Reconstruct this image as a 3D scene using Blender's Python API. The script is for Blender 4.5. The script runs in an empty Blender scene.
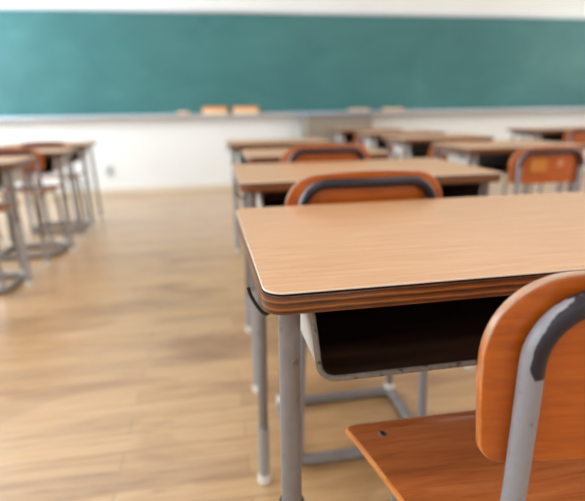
import bpy, bmesh, math, random
from mathutils import Vector, Matrix, noise
random.seed(4)
SC = bpy.context.scene
C = SC.collection
PI = math.pi

# ------------------------------------------------------------------ camera
F_PX, PITCH, YAW, ROLL = 478.2108, 0.28719, 0.16433, -0.016
CAM = Vector((-0.04941, -0.49828, 0.89882))
fw = Vector((math.sin(YAW)*math.cos(PITCH), math.cos(YAW)*math.cos(PITCH), -math.sin(PITCH)))
rt = Vector((math.cos(YAW), -math.sin(YAW), 0.0))
up = rt.cross(fw)
cr, sr = math.cos(ROLL), math.sin(ROLL)
rt, up = cr*rt + sr*up, -sr*rt + cr*up
cd = bpy.data.cameras.new('camera')
cd.sensor_fit = 'HORIZONTAL'; cd.sensor_width = 36.0
cd.lens = F_PX*36.0/585.0
cd.clip_start = 0.02
cd.dof.use_dof = True
cd.dof.focus_distance = 0.535
cd.dof.aperture_fstop = 2.9
cam = bpy.data.objects.new('camera', cd); C.objects.link(cam)
M = Matrix((( rt.x, up.x, -fw.x, CAM.x), (rt.y, up.y, -fw.y, CAM.y), (rt.z, up.z, -fw.z, CAM.z), (0, 0, 0, 1)))
cam.matrix_world = M
SC.camera = cam

# ------------------------------------------------------------------ world, lights, exposure
XL, XR, YB, YF, ZC = -3.1, 5.3, -3.6, 5.21, 3.0       # room box
w = bpy.data.worlds.new('sky'); SC.world = w; w.use_nodes = True
w.node_tree.nodes['Background'].inputs[0].default_value = (0.78, 0.88, 1.0, 1)
w.node_tree.nodes['Background'].inputs[1].default_value = 1.6
SC.view_settings.view_transform = 'Standard'
SC.view_settings.look = 'None'
SC.view_settings.gamma = 1.0
SC.view_settings.use_curve_mapping = False
SC.view_settings.exposure = -0.90
WIN_L = [(-3.1, -1.3), (-1.0, 0.8), (1.1, 2.9), (3.1, 4.8)]   # y ranges of the daylight windows
WIN_R = [(-2.6, -0.8), (3.0, 4.6)]
def area(name, loc, rot, sx, sy, power, col):
    l = bpy.data.lights.new(name, 'AREA'); l.shape = 'RECTANGLE'; l.size = sx; l.size_y = sy
    l.energy = power; l.color = col
    o = bpy.data.objects.new(name, l); o.location = loc; o.rotation_euler = rot; C.objects.link(o)
    return o
for k, (a, b) in enumerate(WIN_L):
    area('daylight_left', (XL-0.16, (a+b)/2, 1.75), (0, -PI/2, 0), 1.7, b-a, (60, 75, 130, 210)[k], (0.80, 0.90, 1.0))
for k, (a, b) in enumerate(WIN_R):
    area('daylight_right', (XR+0.16, (a+b)/2, 1.75), (0, PI/2, 0), 1.6, b-a, 45, (1.0, 0.92, 0.80))
LAMPS = [(1.95, 2.75), (-0.9, 2.75), (1.95, 0.2), (-0.9, 0.2), (1.95, -2.2), (-0.9, -2.2), (4.2, 2.75), (4.2, 0.2)]
LAMP_POWER = 22
LAMP_EMIT = 9.0

# ------------------------------------------------------------------ materials
def srgb(r, g, b):
    f = lambda c: (c/255/12.92) if c/255 <= 0.04045 else ((c/255+0.055)/1.055)**2.4
    return (f(r), f(g), f(b), 1)
def newmat(name, col, rough=0.5, metal=0.0, spec=0.5, coat=0.0):
    m = bpy.data.materials.new(name); m.use_nodes = True
    p = m.node_tree.nodes['Principled BSDF']
    p.inputs['Base Color'].default_value = col
    p.inputs['Roughness'].default_value = rough
    p.inputs['Metallic'].default_value = metal
    p.inputs['Specular IOR Level'].default_value = spec
    p.inputs['Coat Weight'].default_value = coat
    return m
def N(m, t, **kw):
    n = m.node_tree.nodes.new(t)
    for k, v in kw.items(): setattr(n, k, v)
    return n
def L(m, a, b): m.node_tree.links.new(a, b)
def P(m): return m.node_tree.nodes['Principled BSDF']
def coords(m, scale=(1, 1, 1), rot=(0, 0, 0), kind='Object'):
    tc = N(m, 'ShaderNodeTexCoord'); mp = N(m, 'ShaderNodeMapping')
    mp.inputs['Scale'].default_value = scale; mp.inputs['Rotation'].default_value = rot
    L(m, tc.outputs[kind], mp.inputs['Vector']); return mp.outputs[0]
def noise_tex(m, vec, scale, detail=4, rough=0.5, dist=0.0):
    n = N(m, 'ShaderNodeTexNoise'); n.inputs['Scale'].default_value = scale
    n.inputs['Detail'].default_value = detail; n.inputs['Roughness'].default_value = rough
    n.inputs['Distortion'].default_value = dist
    L(m, vec, n.inputs['Vector']); return n.outputs[0]
def ramp(m, fac, stops):
    r = N(m, 'ShaderNodeValToRGB'); e = r.color_ramp.elements
    while len(e) < len(stops): e.new(0.5)
    for i, (p, c) in enumerate(stops): e[i].position = p; e[i].color = c
    L(m, fac, r.inputs[0]); return r.outputs[0]
def mixc(m, a, b, fac, mode='MIX'):
    x = N(m, 'ShaderNodeMix'); x.data_type = 'RGBA'; x.blend_type = mode
    for s, v in ((0, fac), (6, a), (7, b)):
        if hasattr(v, 'is_linked'): L(m, v, x.inputs[s])
        else: x.inputs[s].default_value = v
    return x.outputs[2]
def bump(m, h, strength, dist=0.001):
    b = N(m, 'ShaderNodeBump'); b.inputs['Strength'].default_value = strength
    b.inputs['Distance'].default_value = dist
    L(m, h, b.inputs['Height']); L(m, b.outputs[0], P(m).inputs['Normal'])

def wood_mat(name, stops, grain=(2.2, 26, 26), rough=0.4, scale=3.0, coat=0.0, bmp=0.15, spec=0.5):
    m = newmat(name, stops[0][1], rough, spec=spec, coat=coat)
    v = coords(m, grain)
    n = noise_tex(m, v, scale, 7, 0.62, 0.6)
    L(m, ramp(m, n, stops), P(m).inputs['Base Color'])
    bump(m, n, bmp, 0.0008)
    return m

M_LAM = wood_mat('desktop_laminate', [(0.30, srgb(194, 140, 101)), (0.52, srgb(203, 155, 112)), (0.72, srgb(212, 167, 126))], (2.0, 34, 34), 0.36, 4.0, 0.0, 0.06)
P(M_LAM).inputs['Roughness'].default_value = 0.36; P(M_LAM).inputs['Coat Weight'].default_value = 0.35; P(M_LAM).inputs['Coat Roughness'].default_value = 0.25
M_LAMGLINT = newmat('laminate_edge_painted_glint', srgb(226, 204, 184), 0.4)  # pale colour paints a whitish highlight along the desktop's top rim
M_PLY = newmat('plywood_edge', srgb(120, 66, 30), 0.38, coat=0.15)
def ply(m, period, stops, noise_amt=0.35, axis='Z', rot=(0, 0, 0)):
    tc = N(m, 'ShaderNodeTexCoord'); sp = N(m, 'ShaderNodeSeparateXYZ'); L(m, tc.outputs['Object'], sp.inputs[0])
    mp = N(m, 'ShaderNodeMapping'); mp.inputs['Scale'].default_value = (9, 9, 60); L(m, tc.outputs['Object'], mp.inputs[0])
    n = noise_tex(m, mp.outputs[0], 2.0, 5, 0.6)
    a = N(m, 'ShaderNodeMath', operation='MULTIPLY'); a.inputs[1].default_value = 1.0/period; L(m, sp.outputs[axis], a.inputs[0])
    b = N(m, 'ShaderNodeMath', operation='MULTIPLY_ADD'); b.inputs[1].default_value = noise_amt; L(m, n, b.inputs[0]); L(m, a.outputs[0], b.inputs[2])
    f = N(m, 'ShaderNodeMath', operation='FRACT'); L(m, b.outputs[0], f.inputs[0])
    L(m, ramp(m, f.outputs[0], stops), P(m).inputs['Base Color'])
    bump(m, n, 0.4, 0.0008)
ply(M_PLY, 0.0085, [(0.0, srgb(52, 32, 20)), (0.15, srgb(104, 60, 30)), (0.4, srgb(168, 104, 50)), (0.55, srgb(120, 66, 32)), (0.85, srgb(98, 54, 28)), (0.97, srgb(52, 30, 18))], 0.8)
M_SEAM = newmat('edge_seam', srgb(38, 28, 24), 0.5)
M_CHAIR = wood_mat('varnished_plywood', [(0.30, srgb(166, 76, 12)), (0.5, srgb(184, 88, 18)), (0.75, srgb(194, 100, 28))], (3, 34, 34), 0.3, 3.0, 0.25, 0.10)
M_SEAT = wood_mat('varnished_seat_plywood', [(0.28, srgb(136, 70, 32)), (0.5, srgb(160, 86, 42)), (0.75, srgb(178, 104, 56))], (3, 30, 30), 0.17, 3.0, 0.45, 0.28)
M_CEDGE = newmat('chair_plywood_edge', srgb(190, 105, 45), 0.3, coat=0.3)
def cedge(m):
    tc = N(m, 'ShaderNodeTexCoord'); sp = N(m, 'ShaderNodeSeparateXYZ'); L(m, tc.outputs['Object'], sp.inputs[0])
    mp = N(m, 'ShaderNodeMapping'); mp.inputs['Scale'].default_value = (14, 80, 14); L(m, tc.outputs['Object'], mp.inputs[0])
    n = noise_tex(m, mp.outputs[0], 3.0, 6, 0.6)
    base = ramp(m, n, [(0.3, srgb(150, 78, 30)), (0.5, srgb(196, 108, 44)), (0.7, srgb(222, 142, 78))])
    # varnish worn away to pale wood along the top of the rim
    k = N(m, 'ShaderNodeMapRange'); k.inputs[1].default_value = 0.665; k.inputs[2].default_value = 0.735
    mp2 = N(m, 'ShaderNodeMapping'); mp2.inputs['Scale'].default_value = (1, 1, 1); L(m, tc.outputs['Object'], mp2.inputs[0])
    n2 = noise_tex(m, mp2.outputs[0], 38, 6, 0.75)
    s = N(m, 'ShaderNodeMath', operation='MULTIPLY_ADD'); s.inputs[1].default_value = 0.22; L(m, n2, s.inputs[0]); L(m, sp.outputs['Z'], s.inputs[2])
    q = N(m, 'ShaderNodeMath', operation='SUBTRACT'); L(m, s.outputs[0], q.inputs[0]); q.inputs[1].default_value = 0.11
    L(m, q.outputs[0], k.inputs[0])
    k2 = N(m, 'ShaderNodeMath', operation='MULTIPLY'); k2.inputs[1].default_value = 0.8; L(m, k.outputs[0], k2.inputs[0])
    L(m, mixc(m, base, srgb(176, 148, 128), k2.outputs[0]), P(m).inputs['Base Color'])
    bump(m, n2, 0.35, 0.001)
cedge(M_CEDGE)
M_SEDGE = wood_mat('seat_plywood_edge', [(0.3, srgb(176, 92, 36)), (0.5, srgb(206, 124, 56)), (0.7, srgb(228, 156, 86))], (8, 8, 60), 0.35, 3.0)

M_PAINT = newmat('grey_painted_steel', srgb(168, 164, 166), 0.33, spec=0.5)
n = noise_tex(M_PAINT, coords(M_PAINT, (1, 1, 0.6)), 60, 3)
L(M_PAINT, ramp(M_PAINT, n, [(0.28, srgb(98, 90, 86)), (0.34, srgb(124, 117, 115)), (0.7, srgb(132, 125, 123))]), P(M_PAINT).inputs['Base Color'])
M_SLEEVE = newmat('pale_steel_sleeve', srgb(158, 154, 154), 0.35)
# chair frame: same grey paint, with a worn dark purple coat where the attribute says so
M_FRAME = newmat('grey_steel_with_worn_dark_coat', srgb(172, 170, 176), 0.30)
def frame(m):
    at = N(m, 'ShaderNodeAttribute'); at.attribute_name = 'coat'
    v = coords(m, (1, 1, 1))
    n1 = noise_tex(m, v, 75, 6, 0.62)
    s = N(m, 'ShaderNodeMath', operation='MULTIPLY_ADD'); s.inputs[1].default_value = 0.50; L(m, n1, s.inputs[0]); L(m, at.outputs['Fac'], s.inputs[2])
    r = N(m, 'ShaderNodeMapRange'); r.inputs[1].default_value = 0.73; r.inputs[2].default_value = 0.77; L(m, s.outputs[0], r.inputs[0])
    sp = noise_tex(m, v, 130, 2)
    g = ramp(m, sp, [(0.26, srgb(120, 116, 118)), (0.31, srgb(140, 137, 143)), (0.8, srgb(146, 143, 149))])
    L(m, mixc(m, g, srgb(30, 21, 34), r.outputs[0]), P(m).inputs['Base Color'])
    rr = N(m, 'ShaderNodeMapRange'); rr.inputs[3].default_value = 0.30; rr.inputs[4].default_value = 0.42
    L(m, r.outputs[0], rr.inputs[0]); L(m, rr.outputs[0], P(m).inputs['Roughness'])
    bump(m, r.outputs[0], 0.5, 0.0006)
frame(M_FRAME)
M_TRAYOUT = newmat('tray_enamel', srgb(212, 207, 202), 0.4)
M_TRAYIN = newmat('tray_inner_dark', srgb(34, 25, 20), 0.30)  # inside faces of the tray, dark brown with lighter streaks
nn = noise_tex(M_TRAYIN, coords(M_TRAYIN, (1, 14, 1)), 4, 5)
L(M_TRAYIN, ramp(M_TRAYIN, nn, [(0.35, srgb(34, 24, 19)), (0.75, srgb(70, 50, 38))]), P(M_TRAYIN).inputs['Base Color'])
M_RIM = newmat('tray_rim_worn', srgb(150, 142, 134), 0.35)
nr = noise_tex(M_RIM, coords(M_RIM), 90, 4)
L(M_RIM, ramp(M_RIM, nr, [(0.34, srgb(56, 46, 40)), (0.42, srgb(118, 110, 104)), (0.8, srgb(132, 124, 117))]), P(M_RIM).inputs['Base Color'])
M_CAP = newmat('rubber_foot_cap', srgb(226, 222, 212), 0.6)
M_DARK = newmat('dark_metal', srgb(40, 36, 36), 0.3, 0.3)
M_COLLAR = newmat('collar_steel', srgb(92, 86, 86), 0.4, 0.2)
M_BOLT = newmat('bolt_steel', srgb(70, 68, 74), 0.3, 0.8)

M_WALL = newmat('white_painted_wall', srgb(240, 238, 234), 0.55)
nw = noise_tex(M_WALL, coords(M_WALL), 1.5, 4)
L(M_WALL, ramp(M_WALL, nw, [(0.3, srgb(238, 238, 238)), (0.7, srgb(244, 244, 243))]), P(M_WALL).inputs['Base Color'])
M_CEIL = newmat('ceiling_board', srgb(238, 238, 235), 0.8)
M_TRIM = newmat('trim_paint', srgb(226, 214, 196), 0.5)
M_ALU = newmat('aluminium', srgb(196, 200, 208), 0.35, 0.6)
M_FRAMEW = newmat('window_frame_aluminium', srgb(190, 192, 196), 0.4, 0.5)

M_BOARD = newmat('green_chalkboard', srgb(60, 122, 116), 0.42)
nb = noise_tex(M_BOARD, coords(M_BOARD, (0.8, 1, 1.4)), 1.6, 5, 0.6, 0.8)
L(M_BOARD, ramp(M_BOARD, nb, [(0.3, srgb(48, 108, 110)), (0.6, srgb(60, 120, 121)), (0.8, srgb(76, 133, 133))]), P(M_BOARD).inputs['Base Color'])

M_FLOOR = newmat('worn_wooden_floor', srgb(200, 160, 110), 0.34)
def floorm(m):
    v = coords(m, (1, 1, 1))
    br = N(m, 'ShaderNodeTexBrick'); br.offset = 0.37; br.offset_frequency = 2
    br.inputs['Scale'].default_value = 1.0
    br.inputs['Brick Width'].default_value = 0.9; br.inputs['Row Height'].default_value = 0.075
    br.inputs['Mortar Size'].default_value = 0.0016; br.inputs['Mortar Smooth'].default_value = 0.3
    br.inputs['Color1'].default_value = (0, 0, 0, 1); br.inputs['Color2'].default_value = (1, 1, 1, 1)
    br.inputs['Mortar'].default_value = (0.5, 0.5, 0.5, 1)
    L(m, v, br.inputs['Vector'])
    plank = ramp(m, br.outputs['Color'], [(0.0, srgb(152, 112, 72)), (0.35, srgb(184, 142, 96)), (0.7, srgb(194, 154, 108)), (1.0, srgb(172, 124, 76))])
    gv = coords(m, (1.4, 22, 1))
    g = noise_tex(m, gv, 2.4, 7, 0.65, 0.7)
    grain = ramp(m, g, [(0.28, srgb(134, 96, 62)), (0.48, srgb(196, 156, 110)), (0.75, srgb(220, 186, 144))])
    c = mixc(m, plank, grain, 0.5)
    wv = coords(m, (0.9, 2.6, 1))
    wn = noise_tex(m, wv, 1.7, 6, 0.62, 0.5)
    wear = ramp(m, wn, [(0.30, srgb(186, 154, 124)), (0.5, srgb(255, 255, 255)), (0.62, srgb(255, 250, 240)), (0.78, srgb(255, 226, 178))])
    c = mixc(m, c, wear, 0.75, 'MULTIPLY')
    dark = N(m, 'ShaderNodeMath', operation='MULTIPLY'); dark.inputs[1].default_value = 0.6; L(m, br.outputs['Fac'], dark.inputs[0])
    c = mixc(m, c, srgb(108, 78, 50), dark.outputs[0])
    L(m, c, P(m).inputs['Base Color'])
    rr = N(m, 'ShaderNodeMapRange'); rr.inputs[3].default_value = 0.26; rr.inputs[4].default_value = 0.46
    P(m).inputs['Coat Weight'].default_value = 0.9; P(m).inputs['Coat Roughness'].default_value = 0.32
    L(m, wn, rr.inputs[0]); L(m, rr.outputs[0], P(m).inputs['Roughness'])
    bump(m, g, 0.2, 0.001)
floorm(M_FLOOR)
M_GLASS = bpy.data.materials.new('window_glass'); M_GLASS.use_nodes = True
def glassm(m):
    nt = m.node_tree; nt.nodes.remove(nt.nodes['Principled BSDF'])
    t = N(m, 'ShaderNodeBsdfTransparent'); t.inputs[0].default_value = (0.97, 0.99, 0.98, 1)
    g = N(m, 'ShaderNodeBsdfGlossy'); g.inputs['Roughness'].default_value = 0.02
    x = N(m, 'ShaderNodeMixShader'); x.inputs[0].default_value = 0.06
    L(m, t.outputs[0], x.inputs[1]); L(m, g.outputs[0], x.inputs[2])
    L(m, x.outputs[0], nt.nodes['Material Output'].inputs['Surface'])
glassm(M_GLASS)
M_TUBE = newmat('lit_fluorescent_diffuser', (1, 1, 1, 1), 0.5)
P(M_TUBE).inputs['Emission Color'].default_value = (1.0, 0.99, 0.97, 1)
P(M_TUBE).inputs['Emission Strength'].default_value = LAMP_EMIT
M_LECT = newmat('lectern_grey_panel', srgb(146, 136, 124), 0.5)
M_LECTTOP = newmat('lectern_top', srgb(150, 156, 172), 0.35)
M_ORANGE = newmat('orange_plastic', srgb(238, 150, 78), 0.5)
M_CREAM = newmat('cream_felt', srgb(246, 214, 176), 0.8)
M_PINK = newmat('dusty_pink_felt', srgb(196, 150, 146), 0.8)
M_STICK = newmat('yellowed_paper', srgb(200, 126, 48), 0.6)
M_STICK2 = newmat('white_paper', srgb(214, 140, 100), 0.6)
M_SOCK = newmat('socket_plate', srgb(206, 206, 206), 0.4)

# ------------------------------------------------------------------ mesh helpers
def link(name, bm, mats, parent=None, smooth=True, angle=35):
    me = bpy.data.meshes.new(name); bmesh.ops.recalc_face_normals(bm, faces=bm.faces)
    bm.to_mesh(me); bm.free()
    for m in (mats if isinstance(mats, (list, tuple)) else [mats]): me.materials.append(m)
    if smooth:
        me.polygons.foreach_set('use_smooth', [True]*len(me.polygons))
        me.set_sharp_from_angle(angle=math.radians(angle))
    o = bpy.data.objects.new(name, me); C.objects.link(o)
    if parent is not None: o.parent = parent
    return o
def box(bm, x0, x1, y0, y1, z0, z1, bev=0.0, mat=0, seg=2):
    vs = [bm.verts.new((x, y, z)) for x in (x0, x1) for y in (y0, y1) for z in (z0, z1)]
    idx = [(0, 1, 3, 2), (4, 6, 7, 5), (0, 4, 5, 1), (2, 3, 7, 6), (0, 2, 6, 4), (1, 5, 7, 3)]
    fs = [bm.faces.new([vs[i] for i in f]) for f in idx]
    for f in fs: f.material_index = mat
    if bev:
        es = list({e for f in fs for e in f.edges})
        r = bmesh.ops.bevel(bm, geom=es, offset=bev, segments=seg, affect='EDGES', profile=0.5)
        for f in r['faces']: f.material_index = mat
def fillet(pts, seg=10):
    """pts: list of (Vector, radius); returns a polyline with arcs at the corners"""
    out = [Vector(pts[0][0])]
    for i in range(1, len(pts)-1):
        p, r = Vector(pts[i][0]), pts[i][1]
        a = (Vector(pts[i-1][0])-p).normalized(); b = (Vector(pts[i+1][0])-p).normalized()
        ang = a.angle(b)
        if r <= 0 or ang > PI-0.02: out.append(p); continue
        d = r/math.tan(ang/2)
        c = p + (a+b).normalized()*(r/math.sin(ang/2))
        u = (p+a*d)-c; v = (p+b*d)-c
        tot = u.angle(v); ax = u.cross(v).normalized()
        for k in range(seg+1):
            out.append(c + Matrix.Rotation(tot*k/seg, 3, ax) @ u)
    out.append(Vector(pts[-1][0])); return out
def sweep(bm, path, r, n=16, closed=False, mat=0, cap=True, layer=None, coatfn=None):
    m = len(path); rings = []
    def tan(i):
        if closed: return (path[(i+1) % m]-path[i-1]).normalized()
        if i == 0: return (path[1]-path[0]).normalized()
        if i == m-1: return (path[-1]-path[-2]).normalized()
        return ((path[i+1]-path[i]).normalized()+(path[i]-path[i-1]).normalized()).normalized()
    t = tan(0); ref = Vector((0, 1, 0)) if abs(t.y) < 0.9 else Vector((1, 0, 0))
    nrm = (ref - t*ref.dot(t)).normalized()
    for i in range(m):
        t = tan(i); nrm = (nrm - t*nrm.dot(t)).normalized(); bn = t.cross(nrm)
        rr = r(i/(m-1)) if callable(r) else r
        ring = []
        for k in range(n):
            d = nrm*math.cos(2*PI*k/n) + bn*math.sin(2*PI*k/n)
            v = bm.verts.new(path[i] + d*rr)
            if layer is not None: v[layer] = coatfn(path[i], d)
            ring.append(v)
        rings.append(ring)
    for i in range(m if closed else m-1):
        A, B = rings[i], rings[(i+1) % m]
        for k in range(n):
            f = bm.faces.new((A[k], A[(k+1) % n], B[(k+1) % n], B[k])); f.material_index = mat
    if cap and not closed:
        for ring in (rings[0], rings[-1]):
            f = bm.faces.new(ring); f.material_index = mat
def cyl(bm, x, y, z0, z1, r0, r1=None, n=20, bev=0.0, mat=0):
    r1 = r0 if r1 is None else r1
    prof = [(r0-bev, z0), (r0, z0+bev), (r1, z1-bev), (r1-bev, z1)] if bev else [(r0, z0), (r1, z1)]
    rings = [[bm.verts.new((x+r*math.cos(2*PI*k/n), y+r*math.sin(2*PI*k/n), z)) for k in range(n)] for r, z in prof]
    for A, B in zip(rings, rings[1:]):
        for k in range(n): bm.faces.new((A[k], A[(k+1) % n], B[(k+1) % n], B[k])).material_index = mat
    bm.faces.new(rings[0][::-1]).material_index = mat; bm.faces.new(rings[-1]).material_index = mat
def rrect(hw, hd, rad, inset=0.0, seg=7, cx=0, cy=0):
    """rounded rectangle; rad = (bl, br, tr, tl)"""
    pts = []
    for (sx, sy, a0, r) in ((-1, -1, PI, rad[0]), (1, -1, 1.5*PI, rad[1]), (1, 1, 0, rad[2]), (-1, 1, 0.5*PI, rad[3])):
        cxx, cyy = sx*(hw-r), sy*(hd-r); rr = max(r-inset, 0.0005)
        # keep the arc centre, shrink the radius
        for k in range(seg+1):
            a = a0 + 0.5*PI*k/seg
            pts.append((cx+cxx+rr*math.cos(a), cy+cyy+rr*math.sin(a)))
    # subdivide long straight runs
    out = []
    for i, p in enumerate(pts):
        q = pts[(i+1) % len(pts)]; out.append(p)
        d = math.hypot(q[0]-p[0], q[1]-p[1]); n = int(d/0.03)
        for k in range(1, n): out.append((p[0]+(q[0]-p[0])*k/n, p[1]+(q[1]-p[1])*k/n))
    return out
def slab(bm, outline, prof, mapf, mats, capmats, scales=(0.97, 0.85, 0.65, 0.45, 0.25)):
    """outline(inset) -> 2D points; prof = [(inset, t)] through the thickness; mapf(u, v, t) -> 3D"""
    base = outline(0.0); n = len(base)
    # every ring uses the base point count: inset by moving along inward normals
    def ring(inset, t, s=1.0):
        vs = []
        for i, (x, y) in enumerate(base):
            ax, ay = base[i-1]; bx, by = base[(i+1) % n]
            tx, ty = bx-ax, by-ay; l = math.hypot(tx, ty) or 1
            nx, ny = -ty/l, tx/l
            px, py = x+nx*inset, y+ny*inset
            vs.append(bm.verts.new(mapf(px*s+cx*(1-s), py*s+cy*(1-s), t)))
        return vs
    cx = sum(p[0] for p in base)/n; cy = sum(p[1] for p in base)/n
    rings = [ring(i, t) for i, t in prof]
    for k, (A, B) in enumerate(zip(rings, rings[1:])):
        for i in range(n): bm.faces.new((A[i], A[(i+1) % n], B[(i+1) % n], B[i])).material_index = mats[k]
    for R0, (inset, t), cm in ((rings[0], prof[0], capmats[0]), (rings[-1], prof[-1], capmats[1])):
        prev = R0
        for s in scales:
            cur = ring(inset, t, s)
            for i in range(n): bm.faces.new((prev[i], prev[(i+1) % n], cur[(i+1) % n], cur[i])).material_index = cm
            prev = cur
        cv = bm.verts.new(mapf(cx, cy, t))
        for i in range(n): bm.faces.new((prev[i], prev[(i+1) % n], cv)).material_index = cm

def thing(name, label, cat, loc=(0, 0, 0), rz=0.0, group=None):
    o = bpy.data.objects.new(name, None); C.objects.link(o)
    o.empty_display_size = 0.1
    o.location = loc; o.rotation_euler = (0, 0, rz); o['label'] = label; o['category'] = cat
    if group: o['group'] = group
    return o
def tag(o, label, cat, group=None):
    o['label'] = label; o['category'] = cat
    if group: o['group'] = group
    return o
def dup(root, loc, rz, label):
    r = root.copy(); C.objects.link(r); r.location = loc; r.rotation_euler = (0, 0, rz); r['label'] = label
    for ch in list(root.children):
        c = ch.copy(); C.objects.link(c); c.parent = r
        for g in list(ch.children):
            d = g.copy(); C.objects.link(d); d.parent = c
    return r
def struct(o): o['kind'] = 'structure'; return o

# ------------------------------------------------------------------ room shell
bm = bmesh.new(); box(bm, XL-0.2, XR+0.2, YB-0.2, YF+0.2, -0.12, 0.0); struct(link('floor', bm, M_FLOOR, smooth=False))
bm = bmesh.new(); box(bm, XL-0.2, XR+0.2, YB-0.2, YF+0.2, ZC, ZC+0.12); struct(link('ceiling', bm, M_CEIL, smooth=False))
bm = bmesh.new(); box(bm, XL-0.2, XR+0.2, YF, YF+0.15, 0, ZC); struct(link('wall_front', bm, M_WALL, smooth=False))
bm = bmesh.new(); box(bm, XL-0.2, XR+0.2, YB-0.15, YB, 0, ZC); struct(link('wall_back', bm, M_WALL, smooth=False))
def window_wall(name, x0, x1, wins, z0, z1):
    bm = bmesh.new(); ys = [YB] + [v for w_ in wins for v in w_] + [YF]
    box(bm, x0, x1, YB, YF, 0, z0); box(bm, x0, x1, YB, YF, z1, ZC)
    for a, b in zip(ys[::2], ys[1::2]): box(bm, x0, x1, a, b, z0, z1)
    struct(link(name, bm, M_WALL, smooth=False))
window_wall('wall_left', XL-0.14, XL, WIN_L, 0.85, 2.65)
window_wall('wall_right', XR, XR+0.14, WIN_R, 0.95, 2.55)
wn_ = 0
for side, wins, z0, z1 in ((-1, WIN_L, 0.85, 2.65), (1, WIN_R, 0.95, 2.55)):
    xc = XL-0.07 if side < 0 else XR+0.07
    for a, b in wins:
        wn_ += 1; bm = bmesh.new(); t = 0.04
        box(bm, xc-0.03, xc+0.03, a, b, z0, z0+t); box(bm, xc-0.03, xc+0.03, a, b, z1-t, z1)
        box(bm, xc-0.03, xc+0.03, a, a+t, z0+t, z1-t); box(bm, xc-0.03, xc+0.03, b-t, b, z0+t, z1-t)
        mid = (a+b)/2; box(bm, xc-0.03, xc+0.03, mid-0.025, mid+0.025, z0+t, z1-t)
        o = struct(link('window_%d' % wn_, bm, M_FRAMEW, smooth=False))
        bm = bmesh.new(); box(bm, xc-0.003, xc+0.003, a+t, mid-0.025, z0+t, z1-t); box(bm, xc-0.003, xc+0.003, mid+0.025, b-t, z0+t, z1-t)
        link('window_pane', bm, M_GLASS, o, smooth=False)
for nm, q in (('baseboard_front', (XL, XR, YF-0.015, YF)), ('baseboard_left', (XL, XL+0.015, YB, YF-0.015)), ('baseboard_right', (XR-0.015, XR, YB, YF-0.015))):
    bm = bmesh.new(); box(bm, *q, 0, 0.07, 0.003); struct(link(nm, bm, M_TRIM, smooth=False))

# ------------------------------------------------------------------ ceiling lamps
cl0 = None
for i, (x, y) in enumerate(LAMPS):
    side = 'left' if x < 0 else ('middle' if x < 3 else 'right')
    rowd = 'near the blackboard' if y > 2 else ('above the foreground desk' if y > -1 else 'at the back of the room')
    lab = 'white fluorescent ceiling lamp in the %s line, %s' % (side, rowd)
    if cl0 is None:
        cl0 = thing('ceiling_lamp', lab, 'lamp', (x, y, ZC), 0, 'fluorescent ceiling lamps')
        bm = bmesh.new(); box(bm, -0.64, 0.64, -0.14, 0.14, -0.05, 0.0, 0.005); link('lamp_housing', bm, M_FRAMEW, cl0, smooth=False)
        bm = bmesh.new(); box(bm, -0.61, 0.61, -0.115, 0.115, -0.075, -0.0505, 0.008); link('lamp_diffuser', bm, M_TUBE, cl0)
    else:
        dup(cl0, (x, y, ZC), 0, lab)
    area('lamp_light', (x, y, ZC-0.085), (0, 0, 0), 1.2, 0.22, LAMP_POWER, (1.0, 0.99, 0.97))

# ------------------------------------------------------------------ blackboard and its ledge
BZ0, BZ1, BX0, BX1 = 0.868, 1.896, -2.5, 4.95
bb = thing('blackboard', 'long green chalkboard across the front wall', 'blackboard', ((BX0+BX1)/2, YF-0.02, BZ0))
hx = (BX1-BX0)/2
bm = bmesh.new(); box(bm, -hx, hx, -0.01, 0.018, 0, BZ1-BZ0, 0.002); link('writing_surface', bm, M_BOARD, bb, smooth=False)
bm = bmesh.new()
box(bm, -hx-0.03, hx+0.03, -0.022, 0.018, BZ1-BZ0, BZ1-BZ0+0.03, 0.004); box(bm, -hx-0.03, hx+0.03, -0.022, 0.018, -0.028, 0.0, 0.004)
box(bm, -hx-0.03, -hx, -0.022, 0.018, 0, BZ1-BZ0); box(bm, hx, hx+0.03, -0.022, 0.018, 0, BZ1-BZ0)
link('board_frame', bm, M_ALU, bb, smooth=False)
bm = bmesh.new(); box(bm, -hx, hx, -0.10, -0.0225, -0.034, -0.024, 0.003); box(bm, -hx, hx, -0.106, -0.1005, -0.034, -0.012, 0.002)
link('chalk_ledge', bm, M_ALU, bb, smooth=False)
LZ = BZ0-0.0235
def caddy(x, label, wd):
    t = thing('chalk_box', label, 'box', (x, YF-0.078, LZ), 0, 'orange chalk boxes on the ledge')
    bm = bmesh.new(); box(bm, -wd/2, wd/2, -0.035, 0.035, 0, 0.062, 0.006); link('box_body', bm, M_CREAM, t)
    bm = bmesh.new(); box(bm, -wd/2-0.003, wd/2+0.003, -0.038, 0.038, 0.0625, 0.092, 0.008); link('box_lid', bm, M_ORANGE, t)
    return t
caddy(0.030, 'orange lidded cream box on the chalk ledge, the left one of the pair', 0.27)
caddy(0.375, 'orange lidded cream box on the chalk ledge, the right one of the pair', 0.28)
def eraser(x, label, wd=0.17):
    t = thing('board_eraser', label, 'eraser', (x, YF-0.074, LZ), 0, 'board erasers on the ledge')
    bm = bmesh.new(); box(bm, -wd/2, wd/2, -0.026, 0.026, 0, 0.028, 0.004); link('felt_pad', bm, M_PINK, t)
    bm = bmesh.new(); box(bm, -wd/2+0.004, wd/2-0.004, -0.023, 0.023, 0.0285, 0.05, 0.006); link('eraser_back', bm, M_CREAM, t)
eraser(-0.315, 'small dusty pink board eraser left of the orange boxes', 0.14)
eraser(1.70, 'dusty pink board eraser on the ledge above the lectern', 0.26)
eraser(2.12, 'dusty pink board eraser on the ledge, rightmost, past the lectern', 0.26)
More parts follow.
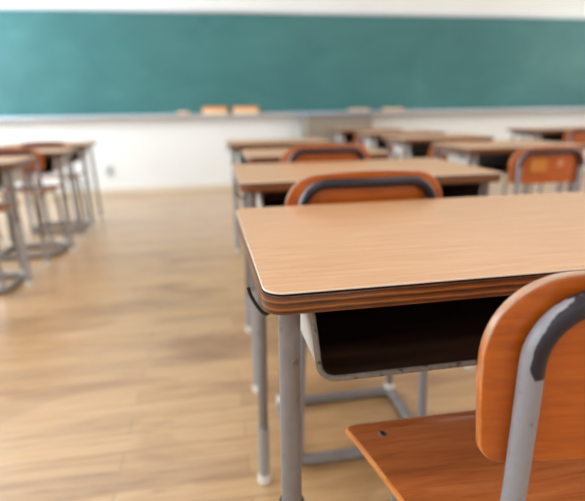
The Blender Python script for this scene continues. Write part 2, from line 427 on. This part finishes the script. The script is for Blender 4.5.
bm = bmesh.new(); box(bm, -1.225, -1.135, YF-0.010, YF-0.0005, 0.20, 0.32, 0.003)
so = link('wall_socket', bm, M_SOCK, smooth=False)
tag(so, 'small grey socket plate low on the front wall, left of the aisle', 'socket')
for z in (0.235, 0.275):
    bm = bmesh.new(); box(bm, -1.196, -1.164, YF-0.012, YF-0.0101, z, z+0.014); link('socket_slot', bm, M_DARK, so, smooth=False)

# lectern
lt = thing('lectern', 'grey lectern with a bluish top against the front wall below the chalkboard', 'lectern', (1.36, 4.87, 0))
bm = bmesh.new(); box(bm, -0.36, 0.36, -0.19, 0.19, 0.04, 0.825, 0.004); link('lectern_body', bm, M_LECT, lt, smooth=False)
bm = bmesh.new(); box(bm, -0.34, 0.34, -0.17, 0.17, 0.0, 0.0395); link('plinth', bm, M_DARK, lt, smooth=False)
bm = bmesh.new(); box(bm, -0.40, 0.40, -0.22, 0.20, 0.8255, 0.862, 0.008); link('lectern_top', bm, M_LECTTOP, lt)
bm = bmesh.new(); box(bm, -0.31, 0.31, -0.198, -0.1905, 0.10, 0.74, 0.003); link('front_panel', bm, M_LECT, lt, smooth=False)

# ------------------------------------------------------------------ the school desk
def make_desk(label, DW, DH=0.70, DD=0.50):
    """origin at the floor below the front-left corner of the top"""
    t = thing('school_desk', label, 'desk', (0, 0, 0), 0, 'school desks in rows')
    hw, hd = DW/2, DD/2; TH = 0.0290
    bm = bmesh.new()
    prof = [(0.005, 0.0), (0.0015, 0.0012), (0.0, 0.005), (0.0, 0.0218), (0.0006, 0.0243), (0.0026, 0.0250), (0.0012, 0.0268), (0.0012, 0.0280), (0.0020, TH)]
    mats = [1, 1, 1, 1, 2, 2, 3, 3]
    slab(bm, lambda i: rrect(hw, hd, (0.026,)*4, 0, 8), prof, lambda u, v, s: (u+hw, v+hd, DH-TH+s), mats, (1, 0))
    link('desktop', bm, [M_LAM, M_PLY, M_SEAM, M_LAMGLINT], t)
    # steel frame under the top
    bm = bmesh.new(); z0, z1 = DH-TH-0.0225, DH-TH-0.0005
    for x in (0.038, DW-0.038): box(bm, x-0.010, x+0.010, 0.062, DD-0.075, z0, z1, 0.002)
    box(bm, 0.0485, DW-0.0485, DD-0.095, DD-0.076, z0, z1, 0.002)
    link('under_frame', bm, M_PAINT, t)
    # book tray: bent sheet, open to the sitter
    xa, xb, zt, zb = 0.058, DW-0.058, DH-TH-0.001, DH-0.134
    pa = fillet([((xa, 0, zt), 0), ((xa+0.012, 0, zb), 0.026), ((xb-0.012, 0, zb), 0.026), ((xb, 0, zt), 0)], 8)
    cx_, cz_ = DW/2, (zt+zb)/2+0.03
    def inner(path, th):
        out = []
        for i, p in enumerate(path):
            a = path[max(i-1, 0)]; b = path[min(i+1, len(path)-1)]
            d = (b-a).normalized(); nrm = Vector((-d.z, 0, d.x))
            if nrm.dot(Vector((cx_, 0, cz_))-p) < 0: nrm = -nrm
            out.append(p+nrm*th)
        return out
    pi_ = inner(pa, 0.0035)
    bm = bmesh.new(); y0, y1 = 0.026, DD-0.10
    O0 = [bm.verts.new((p.x, y0, p.z)) for p in pa]; O1 = [bm.verts.new((p.x, y1, p.z)) for p in pa]
    I0 = [bm.verts.new((p.x, y0, p.z)) for p in pi_]; I1 = [bm.verts.new((p.x, y1-0.004, p.z)) for p in pi_]
    n = len(pa)
    for k in range(n-1):
        bm.faces.new((O0[k], O0[k+1], O1[k+1], O1[k])).material_index = 0
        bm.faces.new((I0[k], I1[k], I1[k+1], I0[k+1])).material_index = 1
        bm.faces.new((O0[k], I0[k], I0[k+1], O0[k+1])).material_index = 0
    for k in (0, n-1): bm.faces.new((O0[k], O1[k], I1[k], I0[k])).material_index = 0
    bm.faces.new(O1).material_index = 0
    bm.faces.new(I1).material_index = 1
    bmesh.ops.recalc_face_normals(bm, faces=bm.faces)
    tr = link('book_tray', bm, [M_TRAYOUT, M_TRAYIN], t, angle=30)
    bm = bmesh.new(); mid = [(a+b)/2 for a, b in zip(pa, pi_)]
    sweep(bm, [Vector((p.x, y0-0.001, p.z-0.0)) for p in mid], 0.0040, 10); link('tray_rim', bm, M_RIM, tr)
    # legs
    for (xt, yt, xf, yf, hs, rr) in ((0.036, 0.046, 0.032, 0.040, 0.365, 0.0142), (DW-0.036, 0.046, DW-0.032, 0.040, 0.365, 0.0142),
                                     (0.046, DD-0.055, 0.040, DD-0.008, 0.165, 0.0112), (DW-0.046, DD-0.055, DW-0.040, DD-0.008, 0.165, 0.0112)):
        zt_ = DH-TH-0.0010
        top = Vector((xt, yt, zt_)); foot = Vector((xf, yf, 0.022))
        bm = bmesh.new(); sweep(bm, [top + (foot-top)*k/12 for k in range(13)], rr, 20)
        lg = link('leg', bm, M_PAINT, t)
        k = (zt_-hs)/(zt_-0.022); top2 = top+(foot-top)*k
        bm = bmesh.new(); sweep(bm, [top2+(foot-top2)*j/8 for j in range(9)], rr+0.0028, 20); link('leg_sleeve', bm, M_SLEEVE, lg)
        bm = bmesh.new(); d = (foot-top).normalized(); sweep(bm, [top2-d*0.004, top2+d*0.003], rr+0.0036, 20); link('sleeve_collar', bm, M_COLLAR if yt < 0.1 else M_SLEEVE, lg)
        bm = bmesh.new(); cyl(bm, xf, yf, 0.0, 0.030, rr+0.0055, rr+0.0045, 20, 0.004); link('foot_cap', bm, M_CAP, lg)
    # bag hook on the left
    hp = [Vector(q)+Vector((0, 0, DH-0.70)) for q in ((0.024, 0.078, 0.6600), (0.014, 0.078, 0.6430), (0.006, 0.078, 0.6450), (-0.002, 0.080, 0.6560), (-0.008, 0.082, 0.6680), (-0.011, 0.084, 0.6790))]
    sm = []
    for i in range(len(hp)-1):
        p0, p1, p2, p3 = hp[max(i-1, 0)], hp[i], hp[i+1], hp[min(i+2, len(hp)-1)]
        for k in range(5):
            s = k/5; sm.append(0.5*((2*p1)+(p2-p0)*s+(2*p0-5*p1+4*p2-p3)*s*s+(3*p1-p0-3*p2+p3)*s**3))
    sm.append(hp[-1])
    bm = bmesh.new(); sweep(bm, sm, 0.0025, 10); link('bag_hook', bm, M_DARK, t)
    return t

# ------------------------------------------------------------------ the school chair
def make_chair(label, gl, z0=0.566, z1=0.767, sw=0.043):
    """origin on the floor below the middle of the backrest; the sitter faces +y"""
    t = thing('school_chair', label, 'chair', (0, 0, 0), 0, gl)
    TX = 0.154; TR = 0.0110; KC = 0.50
    # backrest: crowned plywood panel, slightly curved and leaning back
    hw = 0.190
    def outline(i=0.0):
        pts = []; seg = 10
        r1, r2, cwn = 0.020, 0.084, 0.005
        for a0, cx, cz, r in ((PI, -hw+r1, z0+r1, r1), (1.5*PI, hw-r1, z0+r1, r1)):
            for k in range(seg+1):
                a = a0+0.5*PI*k/seg; pts.append((cx+r*math.cos(a), cz+r*math.sin(a)))
        # rounded shoulders joined by a gently crowned top edge
        n = 16
        for k in range(n+1):
            a = 0.5*PI*k/n; pts.append((hw-r2+r2*math.cos(a)**0.92, z1-cwn-r2+r2*math.sin(a)**0.92))
        for k in range(1, 12):
            u = (hw-r2)*(1-2*k/12); pts.append((u, z1-cwn+cwn*(1-(u/(hw-r2))**2)))
        for k in range(n+1):
            a = 0.5*PI*(1-k/n); pts.append((-(hw-r2)-r2*math.cos(a)**0.92, z1-cwn-r2+r2*math.sin(a)**0.92))
        out = []
        for i_, p in enumerate(pts):
            q = pts[(i_+1) % len(pts)]; d = math.hypot(q[0]-p[0], q[1]-p[1])
            if d < 2e-4: continue
            out.append(p); m_ = int(d/0.02)
            for k in range(1, m_): out.append((p[0]+(q[0]-p[0])*k/m_, p[1]+(q[1]-p[1])*k/m_))
        return out
    TH = 0.0098
    def bmap(u, v, s):
        lean = 0.0
        return (u*(0.952+0.048*min(max((v-z0)/0.09, 0), 1)), TR + 0.0012 + s + KC*(u*u-TX*TX), v)
    bm = bmesh.new()
    slab(bm, outline, [(0.0016, 0), (0.0005, 0.0005), (0, 0.0018), (0, TH-0.0018), (0.0005, TH-0.0005), (0.0016, TH)], bmap, [1, 1, 1, 1, 1], (0, 0))
    link('backrest', bm, [M_CHAIR, M_CEDGE], t)
    # seat
    sz = 0.425; y0, y1 = -0.02, 0.278
    def seat_out(i=0.0):
        pts = rrect(0.5, 0.5, (0.10, 0.10, 0.06, 0.06), 0, 8)
        return [((0.190+sw*(v+0.5))*2*u, y0+(y1-y0)*(v+0.5)) for u, v in
                [(a/1.0*1.0, b) for a, b in pts]]
    def smap(u, v, s):
        q = (v-y0)/(y1-y0)
        z = sz - 0.005*math.exp(-((q-0.38)/0.30)**2)*(1-(u/0.2)**2*0.8) + 0.0
        if q > 0.82: z -= 0.16*(q-0.82)**2*1.6
        return (u, v, z+s)
    bm = bmesh.new()
    def dens(i=0.0):
        pts = seat_out(); out = []
        for i_, p in enumerate(pts):
            q = pts[(i_+1) % len(pts)]; d = math.hypot(q[0]-p[0], q[1]-p[1]); out.append(p)
            m_ = int(d/0.02)
            for k in range(1, m_): out.append((p[0]+(q[0]-p[0])*k/m_, p[1]+(q[1]-p[1])*k/m_))
        return out
    slab(bm, dens, [(0.0025, 0), (0, 0.003), (0, 0.009), (0.0008, 0.0112), (0.0028, 0.012)], smap, [1, 1, 1, 1], (0, 0), (0.97, 0.9, 0.8, 0.68, 0.54, 0.4, 0.25, 0.1))
    st = link('seat', bm, [M_SEAT, M_SEDGE], t, angle=40)
    for sx in (-1, 1):
        for yy in (0.238, 0.03):
            xx = sx*(0.196 if yy > 0.1 else 0.165)
            b = smap(xx, yy, 0.012)
            bm = bmesh.new(); cyl(bm, b[0], b[1], b[2]-0.002, b[2]+0.0018, 0.0065, 0.0055, 16, 0.001); link('seat_rivet', bm, M_BOLT, st)
    # rear hoop: upright - crown - upright, down to the floor ring
    bm = bmesh.new(); lay = bm.verts.layers.float.new('coat')
    zc = z1-0.0265
    def coat(p, d):
        # 1 deep inside the worn dark area of the crown, 0 on bare grey
        if p.z < 0.55: return 0.0
        sgn = 1 if p.x > 0 else -1
        out = Vector((sgn*min(abs(p.x)/TX, 1.0)**2, 0, min(max((p.z-(zc-0.06))/0.06, 0), 1)))
        if out.length < 1e-3: out = Vector((sgn, 0, 0))
        out.normalize()
        side = d.dot(out)             # +1 on the outside of the bend
        hgt = min(max((p.z-(zc-0.080))/0.024, 0), 1)
        phi = 1-min(max((abs(p.x)-(TX-0.058))/0.058, 0), 1)
        v = hgt*(1.0-1.1*max(side-(0.30+0.45*phi), 0)-1.2*max(-0.72-side, 0)*phi*2)
        return max(v, 0.0)*0.95
    path = fillet([((-0.170, 0.0, 0.016), 0), ((-TX-0.003, 0.0, 0.40), 0.5), ((-TX, 0.0, 0.55), 0.0), ((-TX, 0.0, zc), 0.058), ((0, -0.55*KC*TX*2*TX*1.0, zc), 0.35), ((TX, 0.0, zc), 0.058),
                   ((TX, 0.0, 0.55), 0.0), ((TX+0.003, 0.0, 0.40), 0.5), ((0.170, 0.0, 0.016), 0)], 14)
    dense = []
    for a, b in zip(path, path[1:]):
        m_ = max(1, int((b-a).length/0.012)); dense += [a+(b-a)*k/m_ for k in range(m_)]
    dense.append(path[-1])
    sweep(bm, dense, TR, 24, layer=lay, coatfn=coat)
    hoop = link('back_hoop', bm, M_FRAME, t)
    for sx in (-1, 1):
        for zz in (z0+0.035, z1-0.085):
            bm = bmesh.new(); y_ = bmap(sx*(TX-0.0), zz, TH)[1]
            r_ = 0.006; cylm = Matrix.Translation((sx*TX, y_, zz)) @ Matrix.Rotation(PI/2, 4, 'X')
            cyl(bm, 0, 0, -0.002, 0.001, r_, r_, 14, 0.0008); bmesh.ops.transform(bm, matrix=cylm, verts=bm.verts)
            link('backrest_rivet', bm, M_BOLT, hoop)
    # seat rails: from hoop forward and down as front legs
    for sx in (-1, 1):
        bm = bmesh.new()
        pth = fillet([((sx*0.142, 0.0, sz-0.014), 0), ((sx*0.160, 0.236, sz-0.018), 0.045), ((sx*0.176, 0.262, 0.030), 0)], 8)
        sweep(bm, pth, 0.0105, 16); lg = link('front_leg', bm, M_PAINT, t)
        bm = bmesh.new(); cyl(bm, sx*0.176, 0.262, 0.0, 0.042, 0.017, 0.0155, 18, 0.004); link('foot_cap', bm, M_CAP, lg)
    bm = bmesh.new(); sweep(bm, [Vector((-0.150, 0.215, sz-0.016)), Vector((0.150, 0.215, sz-0.016))], 0.008, 12); link('seat_crossbar', bm, M_PAINT, t)
    # floor ring
    bm = bmesh.new(); R = 0.0150
    ring = fillet([((0, -0.002, R), 0), ((-0.182, -0.002, R), 0.045), ((-0.182, 0.262, R), 0.03), ((0.182, 0.262, R), 0.03), ((0.182, -0.002, R), 0.045), ((0, -0.002, R), 0)], 8)
    sweep(bm, ring[:-1], R, 16, closed=True); link('floor_ring', bm, M_PAINT, t)
    return t

# rows of desks: (x of left edge, y of front edge, width, label)
DESKS = [
 (0.000, 0.000, 0.82, 'wood-topped school desk in the foreground with an open dark book tray'),
 (0.028, 0.860, 0.82, 'school desk directly in front of the large foreground desk'),
 (0.110, 1.640, 0.66, 'school desk second ahead of the foreground desk, in the same column'),
 (0.060, 2.500, 0.66, 'school desk at the head of the foreground desk\'s column, nearest the blackboard'),
 (1.210, 1.720, 0.66, 'nearest school desk of the column right of the centre, behind a stickered chair'),
 (1.210, 2.560, 0.66, 'second school desk of the column right of the centre'),
 (1.230, 3.300, 0.66, 'third school desk of the column right of the centre'),
 (1.180, 4.100, 0.66, 'farthest school desk of the column right of the centre, before the lectern'),
 (2.680, 3.250, 0.66, 'school desk far right near the front wall'),
 (-1.690, 2.110, 0.66, 'nearest school desk of the column across the aisle at the left edge'),
 (-1.630, 2.760, 0.66, 'middle school desk of the column across the aisle on the left'),
 (-1.650, 3.460, 0.66, 'farthest school desk of the left column, nearest the front wall'),
]
protos = {}
for x, y, wd, lab in DESKS:
    if x < -1: wd = -wd
    if wd not in protos:
        protos[wd] = make_desk(lab, abs(wd), *((0.70, 0.50) if wd > 0.7 else ((0.70, 0.44) if wd > 0 else (0.665, 0.40)))); protos[wd].location = (x, y, 0)
    else: dup(protos[wd], (x, y, 0), 0.0, lab)

protos[0.82].rotation_euler = (0, 0, 0.012)
# (x of the middle, y of the backrest, low back or not, label)
CHAIRS = [
 (0.372, -0.164, 0, 'orange-brown plywood chair in the foreground with a worn dark coat on its tube'),
 (0.300, 0.535, 0, 'plywood chair directly beyond the foreground desk'),
 (0.412, 1.390, 0, 'plywood chair at the third desk of the foreground column'),
 (1.468, 1.465, 1, 'low-backed plywood chair on the right with a yellowed label on its back'),
 (1.475, 2.310, 2, 'low-backed plywood chair at the second desk of the column right of the centre'),
 (1.520, 3.095, 2, 'low-backed plywood chair at the third desk of the column right of the centre'),
 (1.470, 3.880, 2, 'low-backed plywood chair at the farthest desk of the column right of the centre'),
 (2.960, 3.010, 1, 'low-backed plywood chair at the far right desk near the front wall'),
 (-1.320, 2.050, 2, 'low-backed plywood chair at the nearest desk of the left column'),
 (-1.258, 2.700, 2, 'low-backed plywood chair at the middle desk of the left column'),
 (-1.278, 3.400, 2, 'low-backed plywood chair at the farthest desk of the left column'),
]
cp = {}
SIZES = {0: (0.566, 0.765, 0.058), 1: (0.556, 0.724, 0.043), 2: (0.550, 0.698, 0.043)}
for x, y, low, lab in CHAIRS:
    if low not in cp:
        c = cp[low] = make_chair(lab, 'plywood school chairs', *SIZES[low]); c.location = (x, y, 0)
    else:
        c = dup(cp[low], (x, y, 0), 0.0, lab)
    c['stick'] = 'yellowed label' in lab
for c in [o for o in list(C.objects) if o.get('stick')]:
    bk = [q for q in c.children if q.name.startswith('backrest')][0]
    bm = bmesh.new(); box(bm, -0.100, -0.020, -0.0030, 0.0040, 0.610, 0.665)
    o = link('paper_label', bm, M_STICK, bk, smooth=False); o['label'] = 'yellowed paper label'
    bm = bmesh.new(); box(bm, 0.035, 0.062, -0.0020, 0.0040, 0.630, 0.660)
    o = link('paper_label', bm, M_STICK2, bk, smooth=False); o['label'] = 'small pale sticker'
for o in C.objects:
    if 'stick' in o: del o['stick']
